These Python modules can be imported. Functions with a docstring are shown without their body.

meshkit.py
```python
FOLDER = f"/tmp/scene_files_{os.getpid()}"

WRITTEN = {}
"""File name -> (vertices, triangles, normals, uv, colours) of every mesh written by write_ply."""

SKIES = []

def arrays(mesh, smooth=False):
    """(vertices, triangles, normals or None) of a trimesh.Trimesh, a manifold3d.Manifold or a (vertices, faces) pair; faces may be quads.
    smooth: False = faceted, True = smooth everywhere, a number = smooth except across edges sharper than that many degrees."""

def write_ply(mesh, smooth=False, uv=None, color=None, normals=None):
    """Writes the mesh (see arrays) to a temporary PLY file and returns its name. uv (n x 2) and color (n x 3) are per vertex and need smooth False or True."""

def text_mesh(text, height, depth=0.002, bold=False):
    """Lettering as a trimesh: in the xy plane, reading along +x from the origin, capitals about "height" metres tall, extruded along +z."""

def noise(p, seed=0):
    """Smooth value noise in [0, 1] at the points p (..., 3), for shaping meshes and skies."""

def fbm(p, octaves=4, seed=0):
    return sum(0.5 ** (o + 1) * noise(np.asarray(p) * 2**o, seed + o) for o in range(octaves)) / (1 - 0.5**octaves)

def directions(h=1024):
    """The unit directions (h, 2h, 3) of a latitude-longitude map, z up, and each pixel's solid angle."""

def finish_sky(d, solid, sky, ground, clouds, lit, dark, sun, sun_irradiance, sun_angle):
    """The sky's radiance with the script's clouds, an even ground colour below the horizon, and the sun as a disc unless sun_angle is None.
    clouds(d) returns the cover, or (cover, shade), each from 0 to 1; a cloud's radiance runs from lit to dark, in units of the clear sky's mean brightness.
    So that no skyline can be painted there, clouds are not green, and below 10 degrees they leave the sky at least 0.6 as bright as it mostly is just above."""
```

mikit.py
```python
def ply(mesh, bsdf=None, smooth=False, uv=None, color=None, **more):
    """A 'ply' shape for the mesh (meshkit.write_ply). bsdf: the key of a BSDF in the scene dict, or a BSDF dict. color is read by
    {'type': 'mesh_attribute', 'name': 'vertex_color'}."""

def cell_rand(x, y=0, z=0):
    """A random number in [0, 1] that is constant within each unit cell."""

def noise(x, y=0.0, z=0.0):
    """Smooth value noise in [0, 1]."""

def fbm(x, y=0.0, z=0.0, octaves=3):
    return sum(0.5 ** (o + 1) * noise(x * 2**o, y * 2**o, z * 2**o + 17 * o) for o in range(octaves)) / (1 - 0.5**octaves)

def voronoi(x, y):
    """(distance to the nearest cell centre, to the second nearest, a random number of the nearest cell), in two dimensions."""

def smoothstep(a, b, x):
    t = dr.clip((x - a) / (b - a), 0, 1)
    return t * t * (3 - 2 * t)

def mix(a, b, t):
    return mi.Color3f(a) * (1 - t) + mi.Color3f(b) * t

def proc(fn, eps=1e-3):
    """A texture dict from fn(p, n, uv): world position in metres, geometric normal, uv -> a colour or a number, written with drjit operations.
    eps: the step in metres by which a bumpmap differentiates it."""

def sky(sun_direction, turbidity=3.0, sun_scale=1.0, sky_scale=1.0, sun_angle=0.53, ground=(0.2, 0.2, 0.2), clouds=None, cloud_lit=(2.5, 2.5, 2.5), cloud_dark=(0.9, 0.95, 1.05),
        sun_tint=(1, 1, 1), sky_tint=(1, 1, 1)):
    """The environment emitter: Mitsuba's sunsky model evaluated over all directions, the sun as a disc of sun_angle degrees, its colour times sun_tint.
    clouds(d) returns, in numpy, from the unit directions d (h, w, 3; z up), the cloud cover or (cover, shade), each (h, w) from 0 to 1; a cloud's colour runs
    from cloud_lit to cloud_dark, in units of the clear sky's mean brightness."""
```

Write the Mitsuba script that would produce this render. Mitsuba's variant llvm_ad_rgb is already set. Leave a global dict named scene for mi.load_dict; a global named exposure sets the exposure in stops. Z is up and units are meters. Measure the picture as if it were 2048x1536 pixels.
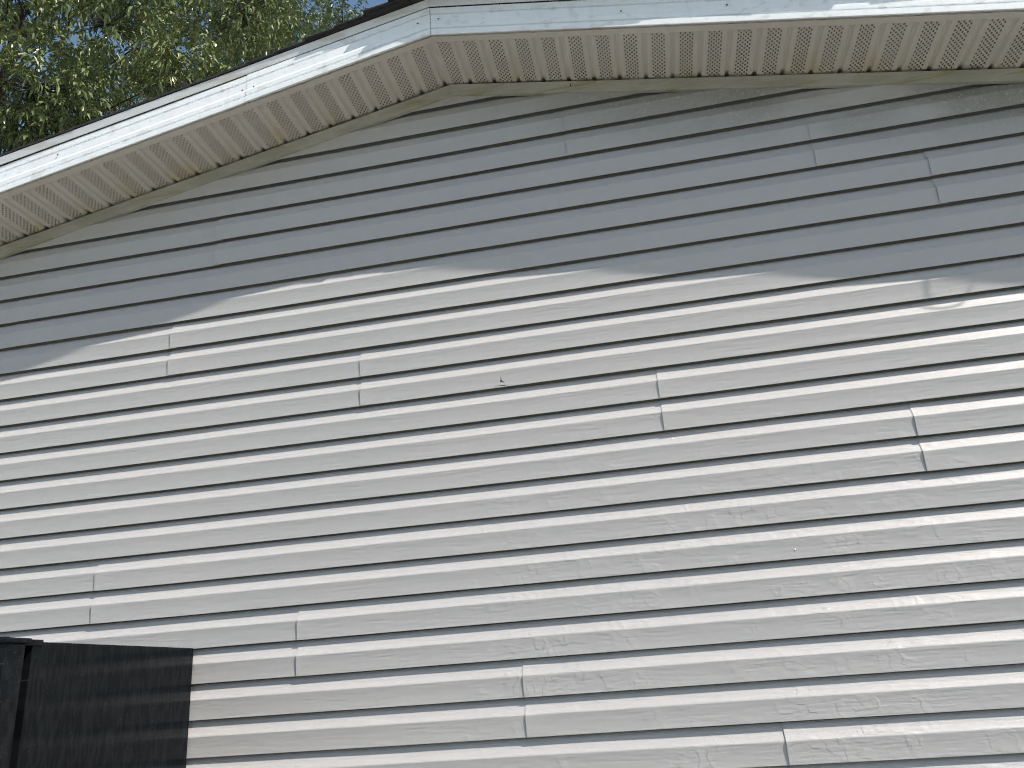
import math, random
import numpy as np, trimesh, drjit as dr, mitsuba as mi, mikit
from mikit import noise, fbm, smoothstep, mix, cell_rand, voronoi
rng = np.random.default_rng(7); random.seed(7)
T = mi.ScalarTransform4f

# ------------------------------------------------------------------ camera, sky, exposure
CAM = np.array([0.0, -2.652, 1.600])
FWD = np.array([-0.15513158, 0.92576661, 0.34480484])
UP = np.array([0.12896850, -0.32706458, 0.93616018])
SUN = np.array([1.846, -1.0, 2.52]); SUN /= np.linalg.norm(SUN)
exposure = 2.22
scene = {'type': 'scene'}
scene['camera'] = {'type': 'perspective', 'fov': 64.996, 'fov_axis': 'x', 'near_clip': 0.05, 'far_clip': 4000.0,
    'to_world': T().look_at(origin=CAM.tolist(), target=(CAM + FWD).tolist(), up=UP.tolist())}
scene['sky_light'] = mikit.sky(SUN.tolist(), turbidity=4.0, sky_scale=1.0, ground=(0.22, 0.225, 0.18), sun_tint=(0.908, 0.995, 1.21), sky_tint=(1.11, 1.01, 0.89))
labels = {}

# ------------------------------------------------------------------ materials
PROF_C = 0.1143          # exposure of one siding course
Z0 = 3.375               # butt line number 0
def zl(k): return Z0 - PROF_C * k

def siding_col(p, n, uv):
    t = fbm(p.x * 0.9, p.z * 1.1, 3.0, 3)
    c = mix((0.395, 0.400, 0.402), (0.430, 0.430, 0.424), t)
    # mildew and painted-in soffit shade, pale dust specks, high right of the peak
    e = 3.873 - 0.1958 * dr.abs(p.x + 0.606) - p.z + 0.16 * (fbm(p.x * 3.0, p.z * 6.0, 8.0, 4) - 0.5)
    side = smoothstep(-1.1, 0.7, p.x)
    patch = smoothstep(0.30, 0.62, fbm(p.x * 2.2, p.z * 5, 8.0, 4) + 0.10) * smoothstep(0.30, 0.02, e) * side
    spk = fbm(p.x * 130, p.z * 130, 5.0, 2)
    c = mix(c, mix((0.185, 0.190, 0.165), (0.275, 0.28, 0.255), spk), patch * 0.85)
    d, _, r = voronoi(p.x * 55, p.z * 55)
    m = smoothstep(0.22, 0.06, d) * smoothstep(0.55, 0.95, r) * patch
    return mix(c, (0.62, 0.62, 0.57), m * 0.75)

def siding_bump(p, n, uv):
    wx = p.x + 0.05 * noise(p.x * 5, p.z * 30, 1.0)
    grain = fbm(wx * 12, p.z * 175 + 2.2 * noise(p.x * 7, p.z * 22, 5.0), 2.0, 2)
    a, b = p.x * 0.80 + p.z * 0.60, p.z * 0.80 - p.x * 0.60     # b runs across the cracks
    a2 = a + 0.05 * noise(p.x * 18, p.z * 18, 4.0); b2 = b + 0.03 * noise(p.x * 30, p.z * 30, 9.0)
    dx, dz = (p.x - 0.25) / 1.30, (p.z - 1.70) / 0.85
    mask = smoothstep(1.25, 0.1, dx * dx + dz * dz) * (0.20 + 0.80 * smoothstep(0.30, 0.62, noise(p.x * 5.5, p.z * 9, 12.0)))
    u1 = -(0.93 * p.x + 0.37 * p.z) * 26 + 2.6 * noise(p.x * 8, p.z * 11, 2.0) + 0.75 * noise(p.x * 42, p.z * 60, 6.0)
    u2 = -p.z * 42 + 2.0 * noise(p.x * 9, p.z * 16, 15.0) + 0.6 * noise(p.x * 38, p.z * 50, 18.0)
    gate1 = smoothstep(0.52, 0.66, noise(p.x * 24, p.z * 30, 31.0)); gate2 = smoothstep(0.58, 0.70, noise(p.x * 20, p.z * 40, 41.0))
    crease = ((u1 - dr.floor(u1)) * gate1 + 0.35 * (u2 - dr.floor(u2)) * gate2) * mask
    lump = fbm(p.x * 60, p.z * 130, 6.0, 2) * mask
    slow = noise(p.x * 2.5, p.z * 9, 21.0)
    return 0.60 * grain + 0.85 * crease + 0.50 * lump + 0.35 * slow

def bump(tex, scale, inner):
    return {'type': 'bumpmap', 'arbitrary': tex, 'scale': scale, 'bsdf': inner}
def prin(color, rough=0.5, spec=0.5, **k):
    if callable(color): color = mikit.proc(color)
    elif not isinstance(color, dict): color = {'type': 'rgb', 'value': list(color)}
    return {'type': 'principled', 'base_color': color, 'roughness': rough, 'specular': spec, **k}
def mat(name, inner): scene[name] = {'type': 'twosided', 'bsdf': inner}

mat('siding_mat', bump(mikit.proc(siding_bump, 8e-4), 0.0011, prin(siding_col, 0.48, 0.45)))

def soffit_col(p, n, uv):
    t = fbm(p.x * 5, p.y * 6, p.z * 2, 4)
    c = mix((0.49, 0.466, 0.415), (0.575, 0.55, 0.50), t)
    s = smoothstep(0.50, 0.80, fbm(p.x * 9, p.y * 2.5, 7.0, 3)) * smoothstep(-0.22, -0.04, p.y)
    c = mix(c, (0.45, 0.40, 0.21), s * 0.7)
    grit = smoothstep(-0.070, -0.034, p.y) * smoothstep(0.42, 0.7, fbm(p.x * 40, p.y * 40, 2.0, 3))
    c = mix(c, (0.13, 0.125, 0.085), grit * 0.6)
    line = smoothstep(-0.0455, -0.0415, p.y + 0.004 * (noise(p.x * 60) - 0.5)) * (0.55 + 0.45 * noise(p.x * 25, 3.0))  # dirt line along the wall channel, with its contact shadow painted in
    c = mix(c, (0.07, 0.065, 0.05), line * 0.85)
    # dark open end of each groove, its shade painted into the colour
    s_ = dr.abs(p.x + 0.606) / 0.98137
    f = (s_ - dr.select(p.x < -0.606, 0.0194, 0.0894)) / 0.1016
    ph = dr.abs(f - dr.round(f))
    groove_dark = smoothstep(0.095, 0.04, ph) * smoothstep(-0.066, -0.048, p.y - 0.012 * cell_rand(dr.round(f), 4.0)) * (0.5 + 0.5 * cell_rand(dr.round(f), 9.0))
    return mix(c, (0.035, 0.033, 0.028), groove_dark * 0.72)
mat('soffit_mat', prin(soffit_col, 0.55, 0.35))
def trim_col(p, n, uv):
    t = fbm(p.x * 6, p.z * 22, 1.0, 4)
    c = mix((0.40, 0.40, 0.355), (0.325, 0.335, 0.28), smoothstep(0.3, 0.72, t))
    return mix(c, (0.27, 0.25, 0.11), 0.6 * smoothstep(0.60, 0.82, fbm(p.x * 4, p.z * 60, 5.0, 3)))
mat('trim_mat', prin(trim_col, 0.55, 0.35))
def white_col(p, n, uv):
    t = fbm(p.x * 4, p.z * 14, 3.0, 4)
    c = mix((0.75, 0.81, 0.835), (0.785, 0.83, 0.85), t)
    c = mix(c, (0.58, 0.60, 0.58), 0.18 * smoothstep(0.52, 0.8, fbm(p.x * 55, p.z * 5, 4.0, 3)))
    return mix(c, (0.54, 0.55, 0.52), 0.5 * smoothstep(0.6, 0.85, fbm(p.x * 30, p.z * 40, 7.0, 3)))
mat('fascia_mat', bump(mikit.proc(lambda p, n, uv: fbm(p.x * 200, p.z * 260, 1.0, 2), 8e-4), 0.00012, prin(white_col, 0.42, 0.45)))
def drip_col(p, n, uv):
    t = fbm(p.x * 7, p.z * 20, 3.0, 4)
    return mix((0.64, 0.67, 0.675), (0.45, 0.44, 0.38), smoothstep(0.50, 0.85, t) * 0.7)
mat('drip_mat', prin(drip_col, 0.45, 0.45))
def shingle_col(p, n, uv):
    t = fbm(p.x * 90, p.y * 90, p.z * 90, 2)
    return mix((0.016, 0.016, 0.018), (0.050, 0.049, 0.050), t)
mat('shingle_mat', bump(mikit.proc(lambda p, n, uv: fbm(p.x * 220, p.y * 220, p.z * 220, 2)), 0.002, prin(shingle_col, 0.85, 0.25)))
mat('sheathing_mat', prin((0.06, 0.055, 0.05), 0.9, 0.1))
mat('wrap_mat', prin((0.30, 0.31, 0.29), 0.8, 0.2))
mat('plenum_mat', prin((0.20, 0.175, 0.13), 0.9, 0.1))
mat('wood_mat', prin((0.22, 0.17, 0.11), 0.8, 0.2))
mat('nail_mat', prin((0.16, 0.15, 0.14), 0.5, 0.4))
mat('white_nail_mat', prin((0.80, 0.80, 0.78), 0.35, 0.5))
mat('crack_mat', prin((0.012, 0.012, 0.012), 0.9, 0.05))
mat('cable_mat', prin((0.02, 0.02, 0.02), 0.5, 0.4))
def fence_bump(p, n, uv):
    return fbm(p.y * 120, p.z * 9 + 2 * noise(p.y * 20, p.z * 3), 1.0, 3)
def fence_col(p, n, uv):
    t = fbm(p.y * 150, p.z * 30, 4.0, 3)
    d, _, r = voronoi(p.y * 90, p.z * 90)
    s = smoothstep(0.12, 0.04, d) * smoothstep(0.90, 0.98, r)
    return mix(mix((0.0048, 0.0062, 0.0076), (0.0090, 0.0110, 0.0128), smoothstep(0.3, 0.75, t)), (0.10, 0.10, 0.10), s * 0.5)
mat('fence_panel_mat', bump(mikit.proc(fence_bump, 8e-4), 0.00010, prin(fence_col, 0.13, 0.08)))
def post_col(p, n, uv):
    t = fbm(p.y * 70, p.z * 40, p.x * 70, 3)
    d, _, r = voronoi(p.y * 120, p.z * 120)
    s = smoothstep(0.20, 0.05, d) * smoothstep(0.80, 0.98, r)
    return mix(mix((0.0050, 0.0064, 0.0080), (0.0110, 0.0132, 0.0155), smoothstep(0.3, 0.8, t)), (0.08, 0.085, 0.09), s * 0.5)
mat('post_mat', prin(post_col, 0.30, 0.08))
mat('bark_mat', bump(mikit.proc(lambda p, n, uv: fbm(p.x * 30, p.y * 30, p.z * 5, 3)), 0.02,
    prin(lambda p, n, uv: mix((0.022, 0.020, 0.017), (0.055, 0.050, 0.043), fbm(p.x * 12, p.y * 12, p.z * 3, 3)), 0.9, 0.2)))
mat('leaf_mat', prin({'type': 'mesh_attribute', 'name': 'vertex_color'}, 0.34, 0.65, clearcoat=0.5, clearcoat_gloss=0.8))
def ground_col(p, n, uv):
    return mix((0.19, 0.192, 0.165), (0.265, 0.264, 0.235), fbm(p.x * 2, p.y * 2, 0.0, 4))
mat('ground_mat', prin(ground_col, 0.9, 0.1))

# ------------------------------------------------------------------ helpers
count = {}
def key(parent, name):
    full = parent + '__' + name if parent else name
    n = count.get(full, 0); count[full] = n + 1
    return full if n == 0 else f'{full}_{n:03d}'
def obj(parent, name, mesh, m, smooth=False, **kw):
    k = key(parent, name); scene[k] = mikit.ply(mesh, m, smooth=smooth, **kw); return k
def tm(v, f): return trimesh.Trimesh(np.asarray(v, float), np.asarray(f, int), process=False)
def grid_mesh(P):
    """P (N, M, 3) -> a sheet"""
    N, M = P.shape[:2]
    i, j = np.meshgrid(np.arange(N - 1), np.arange(M - 1), indexing='ij'); a = i * M + j
    q = np.stack([a, a + M, a + M + 1, a + 1], -1).reshape(-1, 4)
    return tm(P.reshape(-1, 3), np.vstack([q[:, [0, 1, 2]], q[:, [0, 2, 3]]]))
def box(x0, x1, y0, y1, z0, z1):
    m = trimesh.creation.box([x1 - x0, y1 - y0, z1 - z0]); m.apply_translation([(x0 + x1) / 2, (y0 + y1) / 2, (z0 + z1) / 2]); return m
def rbox(x0, x1, y0, y1, z0, z1, b=0.004):
    pts = []
    for sx in (0, 1):
        for sy in (0, 1):
            for sz in (0, 1):
                for ax in range(3):
                    o = [b, b, b]; o[ax] = 0
                    pts.append([x0 + o[0] if sx == 0 else x1 - o[0], y0 + o[1] if sy == 0 else y1 - o[1], z0 + o[2] if sz == 0 else z1 - o[2]])
    return trimesh.convex.convex_hull(np.array(pts))
def cat(l): return trimesh.util.concatenate(l)
def tube(pts, rad, sides=8):
    p = np.asarray(pts, float); t = np.gradient(p, axis=0); t /= np.linalg.norm(t, axis=1, keepdims=True) + 1e-12
    a = np.cross(t, np.where(np.abs(t[:, 2:]) < 0.9, [0, 0, 1.0], [1.0, 0, 0])); a /= np.linalg.norm(a, axis=1, keepdims=True) + 1e-12
    b = np.cross(t, a); ang = np.arange(sides + 1) * 2 * np.pi / sides; r = np.broadcast_to(rad, (len(p),))
    return grid_mesh(p[:, None] + r[:, None, None] * (np.cos(ang)[None, :, None] * a[:, None] + np.sin(ang)[None, :, None] * b[:, None]))
def dome(c, r, h, axis_y=-1, n=10):
    """flattened nail head that bulges towards -y"""
    ang = np.linspace(0, 2 * np.pi, n, endpoint=False); v = [[c[0], c[1] - h, c[2]]]
    for f, hh in ((0.6, 0.75), (1.0, 0.0)):
        for a in ang: v.append([c[0] + r * f * math.cos(a), c[1] - h * hh, c[2] + r * f * math.sin(a)])
    F = [[0, 1 + (i + 1) % n, 1 + i] for i in range(n)]
    for i in range(n): F += [[1 + i, 1 + (i + 1) % n, 1 + n + (i + 1) % n], [1 + i, 1 + n + (i + 1) % n, 1 + n + i]]
    return tm(v, F)

# ------------------------------------------------------------------ the house
X0 = -0.606; M = 0.1958; TH = math.atan(M); CO, SI = math.cos(TH), math.sin(TH)
ZT, ZB, ZF, D = 3.918, 3.873, 3.9215, 0.313        # soffit level, trim bottom, fascia bottom at the apex; overhang
FH, DRIP = 0.132, 0.034
XL, XR, YB = -4.55, 3.34, 7.5                      # side walls, back wall
EAVE = 4.25                                        # half width of the roof
labels['house'] = {'label': 'house gable in grey horizontal lap siding with white fascia and beige vented soffit', 'category': 'house'}
def rake(x, z): return z - M * np.abs(np.asarray(x) - X0)

# gable wall: sheathing plus every siding panel (two courses each)
def prism_y(poly, y0, y1):
    n = len(poly); v = [[x, y0, z] for x, z in poly] + [[x, y1, z] for x, z in poly]
    F = []
    for i in range(1, n - 1): F += [[0, i, i + 1], [n, n + i + 1, n + i]]
    for i in range(n): j = (i + 1) % n; F += [[i, n + i, n + j], [i, n + j, j]]
    return tm(v, F)
WALL = 'house__gable_wall'
scene[WALL] = mikit.ply(prism_y([(XL, 0.02), (XR, 0.02), (XR, float(rake(XR, ZT)) + .05), (X0, ZT + .05), (XL, float(rake(XL, ZT)) + .05)], 0.0165, 0.10), 'wrap_mat')

COURSE = np.array([  # (y, z above the butt line)
    (-0.0118, 0.0120), (-0.0141, 0.0050), (-0.0142, 0.0006), (-0.0147, 0.0), (-0.0153, 0.0006), (-0.0155, 0.0020),
    (-0.0154, 0.016), (-0.0162, 0.034), (-0.0179, 0.050), (-0.0194, 0.0605), (-0.0196, 0.0628), (-0.0190, 0.0650), (-0.0171, 0.0686), (-0.0119, 0.0776), (-0.0069, 0.0888),
    (-0.0032, 0.1005), (-0.0006, 0.1055), (0.0016, 0.1088), (0.0044, 0.1122)])
def siding_panel(x0, x1, k, top_over, last, first):
    """one panel: courses k and k-1; top_over: its left end laps over its neighbour"""
    n = max(3, int((x1 - x0) / 0.05)); xs = np.linspace(x0, x1, n + 1)
    if top_over: xs = np.unique(np.concatenate([xs, x0 + np.array([0.004, 0.012, 0.022, 0.035, 0.06, 0.09])]))
    r = np.random.default_rng(int(1000 + k * 37 + x0 * 100))
    ph = r.uniform(0, 6.28, 6)
    meshes = []
    for kk in (k, k - 1):
        wave = 0.0007 * np.sin(xs * 2.3 + ph[0]) + 0.0005 * np.sin(xs * 5.1 + ph[1]) + 0.00025 * np.sin(xs * 13 + ph[2])
        zw = 0.0006 * np.sin(xs * 1.7 + ph[3]) + 0.0004 * np.sin(xs * 4.3 + ph[4])
        P = np.zeros((len(xs), len(COURSE), 3))
        P[..., 0] = xs[:, None]
        lift = 0.0016 * (1 - (xs - x0) / max(x1 - x0, 1e-3))
        P[..., 1] = COURSE[None, :, 0] - (lift + wave * 0.6)[:, None]
        P[..., 2] = zl(kk) + COURSE[None, :, 1] + zw[:, None]
        if top_over:
            # the free end bows outward in the middle of the face
            zz = COURSE[:, 1]; face = np.clip(np.minimum(zz / 0.022, (0.075 - zz) / 0.02), 0, 1) * (zz > 0.0004)
            amp = (0.0018 if kk == k else 0.0011) * r.uniform(0.7, 1.15)
            P[..., 1] -= amp * np.exp(-(xs - x0) / 0.05)[:, None] * face[None, :]
            P[..., 1] -= 0.0014 * np.exp(-(xs - x0) / 0.05)[:, None]
        meshes.append(grid_mesh(P[:, ::-1]))
    m = cat(meshes)
    return m
def clip_rake(m):
    for sgn in (-1, 1):
        nrm = np.array([-sgn * M, 0, -1.0]); nrm /= np.linalg.norm(nrm)
        m = trimesh.intersections.slice_mesh_plane(m, nrm, np.array([X0, 0, ZT + 0.030]))
        if len(m.faces) == 0: return None
    return m
SEAMS = {-3: [], -1: [-0.158], 1: [-1.629, 0.729], 3: [-2.533, 1.094], 5: [-1.797], 7: [-1.007], 9: [0.0625, 3.0], 11: [0.838, -2.75],
         13: [-2.017, 1.55], 15: [-1.233, 2.2], 17: [-0.475, -3.6], 19: [0.281, -3.2], 21: [1.05, -2.4], 23: [-1.7, 1.75], 25: [-0.9, 2.4], 27: [-0.2, -3.3], 29: [0.5, -2.8]}
for k, seams in SEAMS.items():
    edges = [XL] + sorted(seams) + [XR]
    for i in range(len(edges) - 1):
        x0, x1 = edges[i], edges[i + 1] + (0.025 if i < len(edges) - 2 else 0)
        m = siding_panel(x0, x1, k, i > 0, i == len(edges) - 2, i == 0)
        if zl(k - 2) > float(rake(XL if abs(x0 - X0) > abs(x1 - X0) else XR, ZT)): m = clip_rake(m)
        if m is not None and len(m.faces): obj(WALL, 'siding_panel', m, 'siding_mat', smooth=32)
# wear and fixings on the siding
def face_y(z):
    h = (z - Z0) / PROF_C; h = (h - math.floor(h)) * PROF_C
    o = COURSE[4:]; return float(np.interp(h, o[:, 1], o[:, 0]))
def crack_mesh(cx, cz, arms):
    ms = []
    for pts, w in arms:
        p = np.array(pts, float); t = np.gradient(p, axis=0); t /= np.linalg.norm(t, axis=1, keepdims=True) + 1e-12
        nn = np.stack([-t[:, 1], t[:, 0]], 1); ww = np.array(w)[:, None]
        a, b = p + nn * ww, p - nn * ww
        P = np.zeros((len(p), 2, 3)); P[:, 0, 0] = cx + a[:, 0]; P[:, 0, 2] = cz + a[:, 1]; P[:, 1, 0] = cx + b[:, 0]; P[:, 1, 2] = cz + b[:, 1]
        for i in range(len(p)):
            for j in range(2): P[i, j, 1] = face_y(P[i, j, 2]) - 0.0022
        ms.append(grid_mesh(P))
    return cat(ms)
ck = obj(WALL, 'crack', crack_mesh(-0.480, 2.598, [([(0.0, 0.001), (0.0005, 0.008), (0.0, 0.016)], [0.0018, 0.0009, 0.0002]),
    ([(-0.002, 0.001), (0.006, -0.003), (0.013, -0.007)], [0.0024, 0.0012, 0.0002]), ([(-0.003, 0.0), (0.003, 0.0)], [0.0028, 0.0028]),
    ([(-0.024, -0.018), (0.0, -0.0165), (0.014, -0.018), (0.024, -0.023)], [0.0003, 0.0007, 0.0011, 0.0005])]), 'crack_mat')
labels[ck] = {'label': 'small dark split in the siding above a curled lower edge'}
for (x, z, r_) in ((0.1334, 2.673, 0.0026), (0.0847, 2.316, 0.0036), (0.4454, 2.718, 0.0018), (0.406, 1.918, 0.0026)):
    k_ = obj(WALL, 'nail_head', dome((x, face_y(z) - 0.0012, z), r_, 0.0022), 'white_nail_mat', smooth=40)
# corner posts and remaining walls of the house
for x in (XL, XR):
    obj('house', 'corner_post', rbox(x - 0.05, x + 0.05, -0.022, 0.08, 0.02, float(rake(x, ZT)) - 0.02, 0.006), 'trim_mat')
obj('house', 'side_wall', box(XL - 0.01, XL + 0.09, 0.102, YB, 0.02, float(rake(XL, ZT)) - 0.03), 'siding_mat')
obj('house', 'side_wall', box(XR - 0.09, XR + 0.01, 0.102, YB, 0.02, float(rake(XR, ZT)) - 0.03), 'siding_mat')
obj('house', 'back_wall', prism_y([(XL, 0.02), (XR, 0.02), (XR, float(rake(XR, ZT))), (X0, ZT), (XL, float(rake(XL, ZT)))], YB, YB + 0.1), 'siding_mat')

# slope frame: s along the slope from the apex, h perpendicular (up), on the plane z = zap at the apex
def slope(sgn, s, y, h, zap):
    s, y, h = np.broadcast_arrays(np.asarray(s, float), np.asarray(y, float), np.asarray(h, float))
    return np.stack([X0 + sgn * (s * CO + h * SI), y, zap - s * SI + h * CO], -1)

# soffit: vented panels, three grooves each, with real slots
PITCH = 0.1016
UNIT = [(-0.50, 0.0), (-0.245, 0.0), (0.245, 0.0), (0.36, 0.0), (0.405, 0.0015), (0.425, 0.0085), (0.445, 0.0105), (0.50, 0.0105)]
YF, YW = -D + 0.004, -0.020                         # soffit runs from the fascia to the wall
def soffit_unit(s0, s1, sgn, smin, smax):
    """one groove-to-groove unit between slope distances s0 and s1 (grooves at both ends)"""
    P = s1 - s0; ms = []
    def sheet(pts):            # pts: (u 0..1, h)
        u = np.array([q[0] for q in pts]); h = np.array([q[1] for q in pts]); s = np.clip(s0 + u * P, smin, smax)
        a = slope(sgn, s, YF, h, ZT); b = slope(sgn, s, YW, h, ZT); return grid_mesh(np.stack([a, b], 1))
    ms.append(sheet([(0.0, 0.0090), (0.030, 0.0090), (0.060, 0.0065), (0.095, 0.0014), (0.125, 0.0002), (0.18, 0.0), (0.25, 0.0)]))
    ms.append(sheet([(0.75, 0.0), (0.82, 0.0), (0.875, 0.0002), (0.905, 0.0014), (0.940, 0.0065), (0.970, 0.0090), (1.0, 0.0090)]))
    # perforated field: columns of slots, staggered
    ncol = 6; u0, u1 = 0.25, 0.75; cw = (u1 - u0) / ncol; hw = 0.31 * cw
    ya, yb = YF + 0.034, YW - 0.012; pit = 0.0195; sl = 0.0095
    V, F = [], []
    def quad(ua, ub, y0, y1):
        sa, sb = np.clip([s0 + ua * P, s0 + ub * P], smin, smax)
        if sb - sa < 1e-5: return
        i = len(V); V.extend(slope(sgn, [sa, sb, sb, sa], [y0, y0, y1, y1], 0.0, ZT)); F.extend([[i, i + 1, i + 2], [i, i + 2, i + 3]])
    def wall_(ua, ub, y0, y1):     # rim of a slot
        c = [(ua, y0), (ub, y0), (ub, y1), (ua, y1)]
        sv = [np.clip(s0 + q[0] * P, smin, smax) for q in c]
        if abs(sv[1] - sv[0]) < 1e-5: return
        for q in range(4):
            w = (q + 1) % 4; i = len(V)
            V.extend(slope(sgn, [sv[q], sv[w], sv[w], sv[q]], [c[q][1], c[w][1], c[w][1], c[q][1]], [0, 0, 0.0016, 0.0016], ZT)); F.extend([[i, i + 1, i + 2], [i, i + 2, i + 3]])
    for c in range(ncol):
        ua = u0 + c * cw; uc = ua + cw / 2
        quad(ua, uc - hw, YF, YW); quad(uc + hw, ua + cw, YF, YW)
        y = YF; yn = ya + (pit / 2 if c % 2 else 0)
        while yn + sl < yb:
            quad(uc - hw, uc + hw, y, yn); wall_(uc - hw, uc + hw, yn, yn + sl); y = yn + sl; yn += pit
        quad(uc - hw, uc + hw, y, YW)
    ms.append(tm(V, F))
    return cat(ms)
SOFFIT = 'house__soffit'
smax = EAVE / CO
scene[SOFFIT] = mikit.ply(cat([grid_mesh(np.stack([slope(s, [0, smax], -D + 0.02, 0.075, ZT), slope(s, [0, smax], 0.004, 0.075, ZT)], 1)) for s in (-1, 1)]), 'plenum_mat')
for sgn, first in ((-1, 0.0194), (1, 0.0894)):
    units = [(first - PITCH + i * PITCH, first + i * PITCH) for i in range(int(smax / PITCH))]
    for i in range(0, len(units), 3):
        us = [u for u in units[i:i + 3] if u[1] > 0.002]
        m = cat([soffit_unit(a, b, sgn, 0.0, smax) for a, b in us])
        obj(SOFFIT, 'soffit_panel', m, 'soffit_mat', smooth=25)
# outer channel along the fascia
for sgn in (-1, 1):
    s = np.array([0.0, smax]); prof = [(-D + 0.033, 0.0015), (-D + 0.033, -0.0022), (-D + 0.006, -0.0022)]
    P = np.stack([slope(sgn, s if i else s, y, h, ZT) for i, (y, h) in enumerate(prof)], 1)
    P[0, :, 0] = X0
    obj(SOFFIT, 'outer_channel', grid_mesh(P), 'soffit_mat')
# inner channel against the wall
def trim_piece(xa, xb, lift=0.0):
    z = np.array
    prof = [(-0.0250, -0.0030), (-0.0345, -0.0030), (-0.0365, -0.0034), (-0.0372, -0.0046), (-0.0362, -0.0064), (-0.0300, -0.0070), (-0.0268, -0.0092), (-0.0258, -0.0215),
            (-0.0266, -0.0225), (-0.0266, -0.0245), (-0.0258, -0.0255), (-0.0256, -0.0440), (-0.0262, -0.0455), (-0.0250, -0.0468), (-0.0090, -0.0468)]
    xs = np.linspace(xa, xb, 24)
    P = np.zeros((len(xs), len(prof), 3)); P[..., 0] = xs[:, None]
    w = 0.0010 * np.sin(xs * 3.1 + xa) + 0.0005 * np.sin(xs * 9 + 1)
    P[..., 1] = np.array([p_[0] for p_ in prof])[None] - lift + (w * 0.6)[:, None]
    P[..., 2] = rake(xs, ZT)[:, None] + np.array([p_[1] for p_ in prof])[None] + w[:, None]
    return grid_mesh(P)
TRIM = 'house__soffit'
for xa, xb, lf in ((X0 - EAVE + 0.1, X0 - 0.0006, 0.0), (X0 + 0.0006, -0.0985, 0.0022), (-0.118, X0 + EAVE - 0.1, 0.0)):
    obj(TRIM, 'inner_channel', trim_piece(xa, xb, lf), 'trim_mat', smooth=30)
# tab hanging at the joint of the inner channel
zc = float(rake(-0.11, ZT)); obj(TRIM, 'channel_tab', rbox(-0.117, -0.112, -0.0300, -0.0262, zc - 0.022, zc - 0.006, 0.001), 'sheathing_mat')

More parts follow.
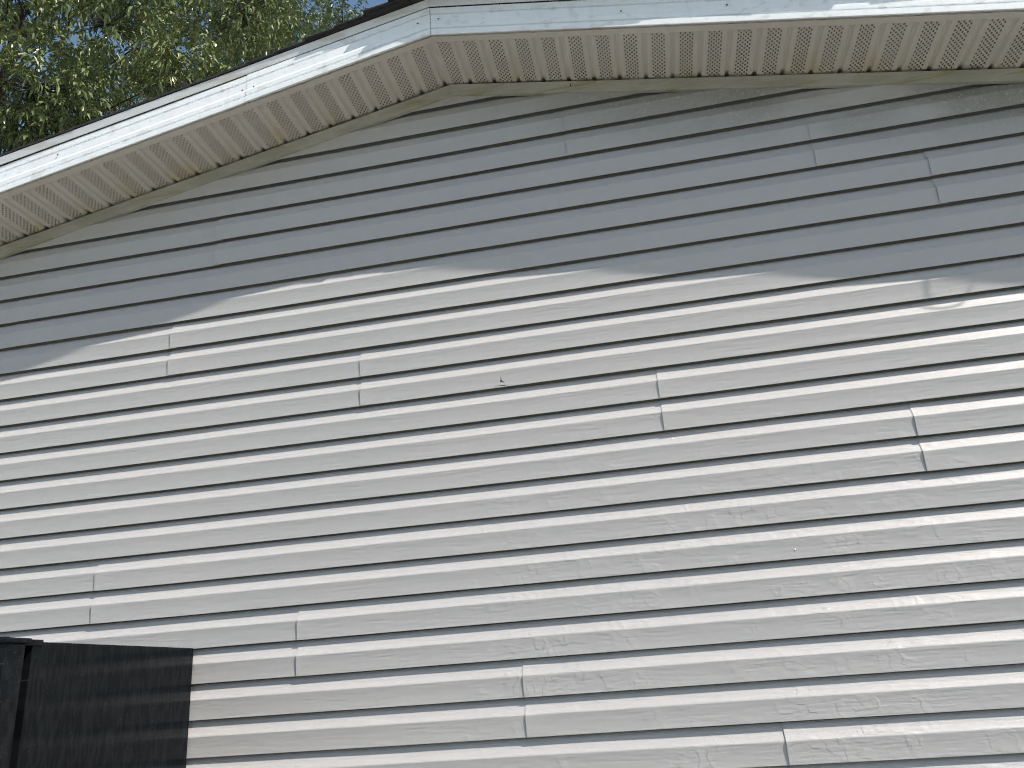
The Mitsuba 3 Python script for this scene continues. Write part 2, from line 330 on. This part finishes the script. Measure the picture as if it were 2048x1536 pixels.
# fascia: profiled white boards
FPROF = [(-0.010, 0.0008), (0.0, 0.0), (0.0012, 0.0010), (0.0022, 0.0228), (0.0022, 0.0240), (-0.0052, 0.0250), (-0.0054, 0.0302), (0.0016, 0.0316), (0.0026, 0.0500),
         (0.0022, 0.0518), (-0.0024, 0.0590), (-0.0028, 0.0612), (-0.0016, 0.0965), (-0.0080, 0.0976), (-0.0082, 0.1030), (-0.0014, 0.1044), (-0.0010, 0.1305), (-0.0030, FH), (-0.012, FH)]
def fascia_piece(xa, xb, out=0.0):
    xs = np.linspace(xa, xb, max(6, int(abs(xb - xa) / 0.08))); w = 0.0012 * np.sin(xs * 2.1 + xa) + 0.0006 * np.sin(xs * 6.7)
    P = np.zeros((len(xs), len(FPROF), 3)); P[..., 0] = xs[:, None]
    P[..., 1] = -D - np.array([q[0] for q in FPROF])[None] - out + (w * 0.5)[:, None]
    P[..., 2] = rake(xs, ZF)[:, None] + np.array([q[1] for q in FPROF])[None]
    return grid_mesh(P[:, ::-1])
fl = []
for xa, xb, o in ((X0 - EAVE, -1.3560, 0.0), (-1.3575, X0 - 0.0004, 0.0036), (X0 + 0.0004, 0.148, 0.0), (0.147, X0 + EAVE, 0.0010)):
    fl.append(obj('house', 'fascia_board', fascia_piece(xa, xb, o), 'fascia_mat', smooth=28))
for x, z, b in ((-0.655, 3.986, 1), (-0.573, 3.989, 2), (-1.374, 3.834, 0), (-1.326, 3.841, 1), (-2.165, 3.697, 0), (0.11, 3.850, 2), (0.477, 3.784, 3), (1.15, 3.652, 3), (-0.735, 4.052, 1)):
    obj(fl[b], 'nail_head', dome((x, -D - 0.0022, z), 0.0042, 0.0026), 'nail_mat', smooth=40)
# drip edge above the fascia
def drip_piece(xa, xb):
    base = FH + 0.0025
    prof = [(0.0005, base + 0.0012), (0.0030, base), (0.0044, base + 0.0010), (0.0052, base + 0.0050), (0.0092, base + 0.0250), (0.0110, base + 0.0305), (0.0100, base + 0.0325), (-0.05, base + 0.0325)]
    xs = np.linspace(xa, xb, 40); P = np.zeros((len(xs), len(prof), 3)); P[..., 0] = xs[:, None]
    w = 0.0008 * np.sin(xs * 3.3) + 0.0005 * np.sin(xs * 8.1)
    P[..., 1] = -D - np.array([q[0] for q in prof])[None] + w[:, None]
    P[..., 2] = rake(xs, ZF)[:, None] + np.array([q[1] for q in prof])[None]
    return grid_mesh(P[:, ::-1])
for xa, xb in ((X0 - EAVE, X0 - 0.0005), (X0 + 0.0005, X0 + EAVE)):
    obj('house', 'drip_edge', drip_piece(xa, xb), 'drip_mat', smooth=28)
# rafter behind the fascia, roof deck
for sgn in (-1, 1):
    xa, xb = sorted((X0 + sgn * 0.0, X0 + sgn * EAVE)); xs = np.array([xa, xb])
    pr = [(-D + 0.0145, 0.008), (-D + 0.0145, FH + 0.012), (-D + 0.05, FH + 0.012), (-D + 0.05, 0.008), (-D + 0.0145, 0.008)]
    P = np.zeros((2, 5, 3)); P[..., 0] = xs[:, None]; P[..., 1] = np.array([q[0] for q in pr])[None]; P[..., 2] = rake(xs, ZF)[:, None] + np.array([q[1] for q in pr])[None]
    obj('house', 'rake_rafter', grid_mesh(P), 'wood_mat')
ZD = ZF + FH + 0.0025 + 0.0330                      # underside of the shingles at the apex
ROOF = 'house__roof'
deck = []
for sgn in (-1, 1):
    a = slope(sgn, [0, smax], -D + 0.012, -0.0035, ZD); b = slope(sgn, [0, smax], YB + 0.35, -0.0035, ZD); a2 = slope(sgn, [0, smax], -D + 0.012, -0.018, ZD); b2 = slope(sgn, [0, smax], YB + 0.35, -0.018, ZD)
    deck.append(grid_mesh(np.stack([a2, a, b, b2, a2], 1)))
scene[ROOF] = mikit.ply(cat(deck), 'wood_mat')
OL = np.array([(0.0, .078), (.114, .074), (.15, .056), (.235, .048), (.37, .035), (.50, .0246), (.64, .0165), (.80, .0140), (5, .0130)])
OR = np.array([(0.0, .072), (.5, .062), (.94, .058), (1.19, .052), (1.66, .046), (1.9, .043), (2.4, .039), (5, .03)])
rs = np.random.default_rng(11)
for sgn, O in ((-1, OL), (1, OR)):
    s = smax + 0.02; EX = 0.128
    while s > 0.05:
        o = float(np.interp((s - EX * 0.5) * CO, O[:, 0], O[:, 1])); o += rs.uniform(-1, 1) * (0.0035 if o > 0.02 else 0.0006)
        s_up = max(s - 0.27, 0.0); y0 = -D - o; sk = rs.uniform(-0.004, 0.004) if o > 0.02 else 0.0
        th = 0.0052
        lo = lambda ss: 0.0008 + 0.0072 * (ss - s_up) / max(s - s_up, 1e-3)
        V = []
        for ss in (s, s_up):
            for dh in (0.0, th):
                V.append(slope(sgn, ss, y0 + (sk if ss == s else -sk), lo(ss) + dh, ZD)); V.append(slope(sgn, ss, YB + 0.36, lo(ss) + dh, ZD))
        F = [[0, 1, 3], [0, 3, 2], [4, 6, 7], [4, 7, 5], [0, 2, 6], [0, 6, 4], [1, 5, 7], [1, 7, 3], [2, 3, 7], [2, 7, 6], [0, 4, 5], [0, 5, 1]]
        m = tm(np.array(V), F); m.fix_normals()
        obj(ROOF, 'shingle', m, 'shingle_mat')
        s -= EX
y = -D - 0.082
while y < YB:
    P = []
    for dh in (0.011, 0.017):
        P += [slope(-1, 0.15, y, dh, ZD), np.array([X0, y, ZD + dh + 0.006]), slope(1, 0.15, y, dh, ZD), slope(-1, 0.15, y + 0.2, dh - 0.004, ZD), np.array([X0, y + 0.2, ZD + dh + 0.002]), slope(1, 0.15, y + 0.2, dh - 0.004, ZD)]
    obj(ROOF, 'ridge_cap', trimesh.Trimesh(np.array(P), [[0, 1, 4], [0, 4, 3], [1, 2, 5], [1, 5, 4], [6, 10, 7], [6, 9, 10], [7, 11, 8], [7, 10, 11], [0, 6, 7], [0, 7, 1], [1, 7, 8], [1, 8, 2], [0, 3, 9], [0, 9, 6], [2, 8, 11], [2, 11, 5]], process=False), 'shingle_mat')
    y += 0.15
# service mast on the roof with a drip loop of cable; the loop's shadow falls on the siding
t_ = 1.6; sh = np.array([(0.9745, 2.90), (0.9720, 2.800), (0.9690, 2.720), (0.9700, 2.680), (0.982, 2.655), (1.006, 2.643), (1.044, 2.649), (1.080, 2.672), (1.110, 2.712), (1.130, 2.78), (1.14, 2.88)])
cp = np.stack([sh[:, 0] + SUN[0] * t_, np.full(len(sh), -0.014 + SUN[1] * t_), sh[:, 1] + SUN[2] * t_], 1)
MX, MY = float(cp[:, 0].mean()), 0.55; MZ = float(rake(MX, ZF)) + 1.75
cp = np.vstack([[MX - 0.01, MY - 0.06, MZ], [MX - 0.07, MY - 0.45, MZ + 0.02], cp, [MX + 0.08, MY - 0.45, MZ + 0.04], [MX + 0.01, MY - 0.06, MZ + 0.01]])
from scipy.interpolate import PchipInterpolator
cl = np.concatenate([[0], np.cumsum(np.linalg.norm(np.diff(cp, axis=0), axis=1))]); cp = PchipInterpolator(cl, cp)(np.linspace(0, cl[-1], 160))
mk = obj('house', 'service_mast', tube([(MX, MY, float(rake(MX, ZF)) + 0.1), (MX, MY, MZ - 0.3), (MX, MY, MZ + 0.05)], 0.03, 12), 'nail_mat', smooth=40)
obj(mk, 'weather_head', rbox(MX - 0.05, MX + 0.05, MY - 0.10, MY + 0.05, MZ, MZ + 0.10, 0.02), 'nail_mat')
obj('house', 'cable', tube(cp, 0.0038, 8), 'cable_mat', smooth=True)

# ------------------------------------------------------------------ black privacy fence
labels['fence'] = {'label': 'short black privacy fence with capped square post and glossy panel standing against the grey siding', 'category': 'fence'}
FX = -1.601; FZ = 1.776
obj('fence', 'panel', rbox(FX - 0.070, FX, -0.766, -0.030, 0.06, FZ, 0.002), 'fence_panel_mat')
obj('fence', 'channel', box(FX - 0.090, FX - 0.070, -0.824, -0.755, 0.06, FZ - 0.010), 'crack_mat')
obj('fence', 'top_clip', rbox(FX - 0.072, FX + 0.004, -0.815, -0.735, FZ - 0.010, FZ + 0.0050, 0.002), 'post_mat')
PY0, PY1, PX0, PX1 = -0.884, -0.822, FX - 0.090, FX + 0.030
obj('fence', 'post', rbox(PX0, PX1, PY0, PY1, 0.0, FZ - 0.004, 0.006), 'post_mat')
cap = cat([rbox(PX0 - 0.006, PX1 + 0.006, PY0 - 0.006, PY1 + 0.010, FZ - 0.008, FZ + 0.004, 0.003)])
ck = obj('fence', 'post_cap', cap, 'post_mat')
sc = trimesh.creation.cylinder(0.012, 0.006, sections=12); sc.apply_translation([(PX0 + PX1) / 2 + 0.02, (PY0 + PY1) / 2, FZ + 0.006])
obj(ck, 'screw', sc, 'post_mat', smooth=40)

# ------------------------------------------------------------------ ground
g = 900.0
labels['ground'] = {'label': 'pale gravel yard around the house', 'kind': 'structure'}
scene['ground'] = mikit.ply(tm([[-g, -g, 0], [g, -g, 0], [g, g, 0], [-g, g, 0]], [[0, 1, 2], [0, 2, 3]]), 'ground_mat')

# ------------------------------------------------------------------ trees
def leaf_batch(base, dirs, L, Wd, ups, cols):
    n = len(base); d = dirs / np.linalg.norm(dirs, axis=1, keepdims=True)
    side = np.cross(d, ups); side /= np.linalg.norm(side, axis=1, keepdims=True) + 1e-9
    nrm = np.cross(side, d)
    L = L[:, None]; Wd = Wd[:, None]
    b = base; mM = base + d * L * 0.48 - nrm * 0.02 * L; l = base + d * L * 0.45 + side * Wd * 0.5 + nrm * 0.10 * Wd; r = base + d * L * 0.45 - side * Wd * 0.5 + nrm * 0.10 * Wd
    tdir = d * 0.93 - np.array([0, 0, 0.28]); t = base + tdir * L
    V = np.stack([b, l, mM, r, t], 1).reshape(-1, 3)
    o = np.arange(n)[:, None] * 5
    F = np.concatenate([o + np.array([[0, 1, 2]]), o + np.array([[0, 2, 3]]), o + np.array([[1, 4, 2]]), o + np.array([[2, 4, 3]])])
    return V, F, np.repeat(cols, 5, axis=0)
def tree(name, label, base, centre, radii, n_clump, sprays, leaf_len, seed, tint, cl_r, group=None):
    r = np.random.default_rng(seed); base = np.array(base, float); centre = np.array(centre, float); radii = np.array(radii, float)
    cs = []
    tries = 0
    while len(cs) < n_clump and tries < 20000:
        tries += 1
        v = r.normal(size=3); v /= np.linalg.norm(v); v *= r.uniform(0.25, 1.0) ** 0.55
        c = centre + v * radii
        if all(np.linalg.norm(c - q) > cl_r * 0.85 for q in cs): cs.append(c)
    cs = np.array(cs)
    # trunk and limbs
    wood = []
    top = centre + np.array([0, 0, radii[2] * 0.35]); u = np.linspace(0, 1, 12)[:, None]
    tr = base + (top - base) * u + np.sin(u * 5) * np.array([[0.25, 0.18, 0]])
    wood.append(tube(tr, 0.24 * (1 - u[:, 0] * 0.8), 10))
    for c in cs:
        f = np.clip((c[2] - base[2]) / (top[2] - base[2]) - 0.22, 0.25, 0.97); i = f * 11; st = tr[int(i)] + (tr[min(int(i) + 1, 11)] - tr[int(i)]) * (i % 1)
        q = np.linspace(0, 1, 7)[:, None]; p = st + (c - st) * q + np.sin(q * 3.14) * r.normal(size=3) * 0.38 + np.sin(q * 9) * r.normal(size=3) * 0.10
        wood.append(tube(p, 0.019 * (1 - q[:, 0] * 0.82), 6))
    B, Dn, L_, W_, U_, C_ = [], [], [], [], [], []
    for c in cs:
        n = int(sprays * r.uniform(0.75, 1.25)); v = r.normal(size=(n, 3)); v /= np.linalg.norm(v, axis=1, keepdims=True)
        rad = r.uniform(0.25, 1.0, n) ** 0.5; sp = c + v * rad[:, None] * cl_r * np.array([1.05, 1.05, 0.78]) * r.uniform(0.8, 1.15)
        out = v + np.array([0, 0, -0.15]) + r.normal(size=(n, 3)) * 0.35; out /= np.linalg.norm(out, axis=1, keepdims=True)
        hue = r.uniform(0, 1)
        for j in range(0, n, 6):
            q = np.linspace(0, 1, 3)[:, None]; wood.append(tube(c + (sp[j] - c) * q, [0.007, 0.005, 0.003], 3))
        nl = 10
        rep = np.repeat(np.arange(n), nl); m = len(rep)
        along = np.tile(np.linspace(0.0, 1.0, nl), n)
        b = sp[rep] + out[rep] * (along * 0.16 - 0.08)[:, None] + r.normal(size=(m, 3)) * 0.015
        rnd = r.normal(size=(m, 3)); rnd -= (rnd * out[rep]).sum(1, keepdims=True) * out[rep]; rnd /= np.linalg.norm(rnd, axis=1, keepdims=True)
        d = out[rep] * (0.25 + along[:, None] * 0.5) + rnd * 0.9 + np.array([0, 0, -0.30])
        upv = np.array([0, 0, 1.0]) + r.normal(size=(m, 3)) * 0.45
        g_ = r.uniform(0, 1, m); yel = (r.uniform(0, 1, m) < 0.025)
        col = np.stack([0.082 + 0.090 * g_ + 0.034 * hue, 0.136 + 0.094 * g_ + 0.016 * hue, 0.050 + 0.030 * g_], 1) * 0.85 * np.array(tint)
        col[yel] = col[yel] * np.array([1.7, 1.4, 1.3])
        B.append(b); Dn.append(d); L_.append(leaf_len * r.uniform(0.65, 1.25, m)); W_.append(leaf_len * r.uniform(0.24, 0.36, m)); U_.append(upv); C_.append(col)
    V, F, C = leaf_batch(np.vstack(B), np.vstack(Dn), np.concatenate(L_), np.concatenate(W_), np.vstack(U_), np.vstack(C_))
    labels[name] = {'label': label, 'category': 'tree'}
    scene[name + '__trunk'] = mikit.ply(cat(wood), 'bark_mat', smooth=True)
    scene[name + '__crown'] = mikit.ply((V, F), 'leaf_mat', smooth=False, color=C)
tree('leafy_tree', 'large olive green tree with sky gaps above the left end of the roof', (-12.2, 8.6, 0), (-8.3, 5.6, 10.0), (4.3, 3.4, 4.6), 56, 215, 0.128, 47, (1.0, 1.0, 1.0), 0.80)
tree('leafy_tree_001', 'more distant tree with finer foliage rising behind the roof just left of the gable peak', (-9.9, 13.2, 0), (-7.9, 11.2, 13.6), (3.1, 3.0, 4.6), 64, 175, 0.118, 9, (0.92, 0.97, 1.05), 0.78)
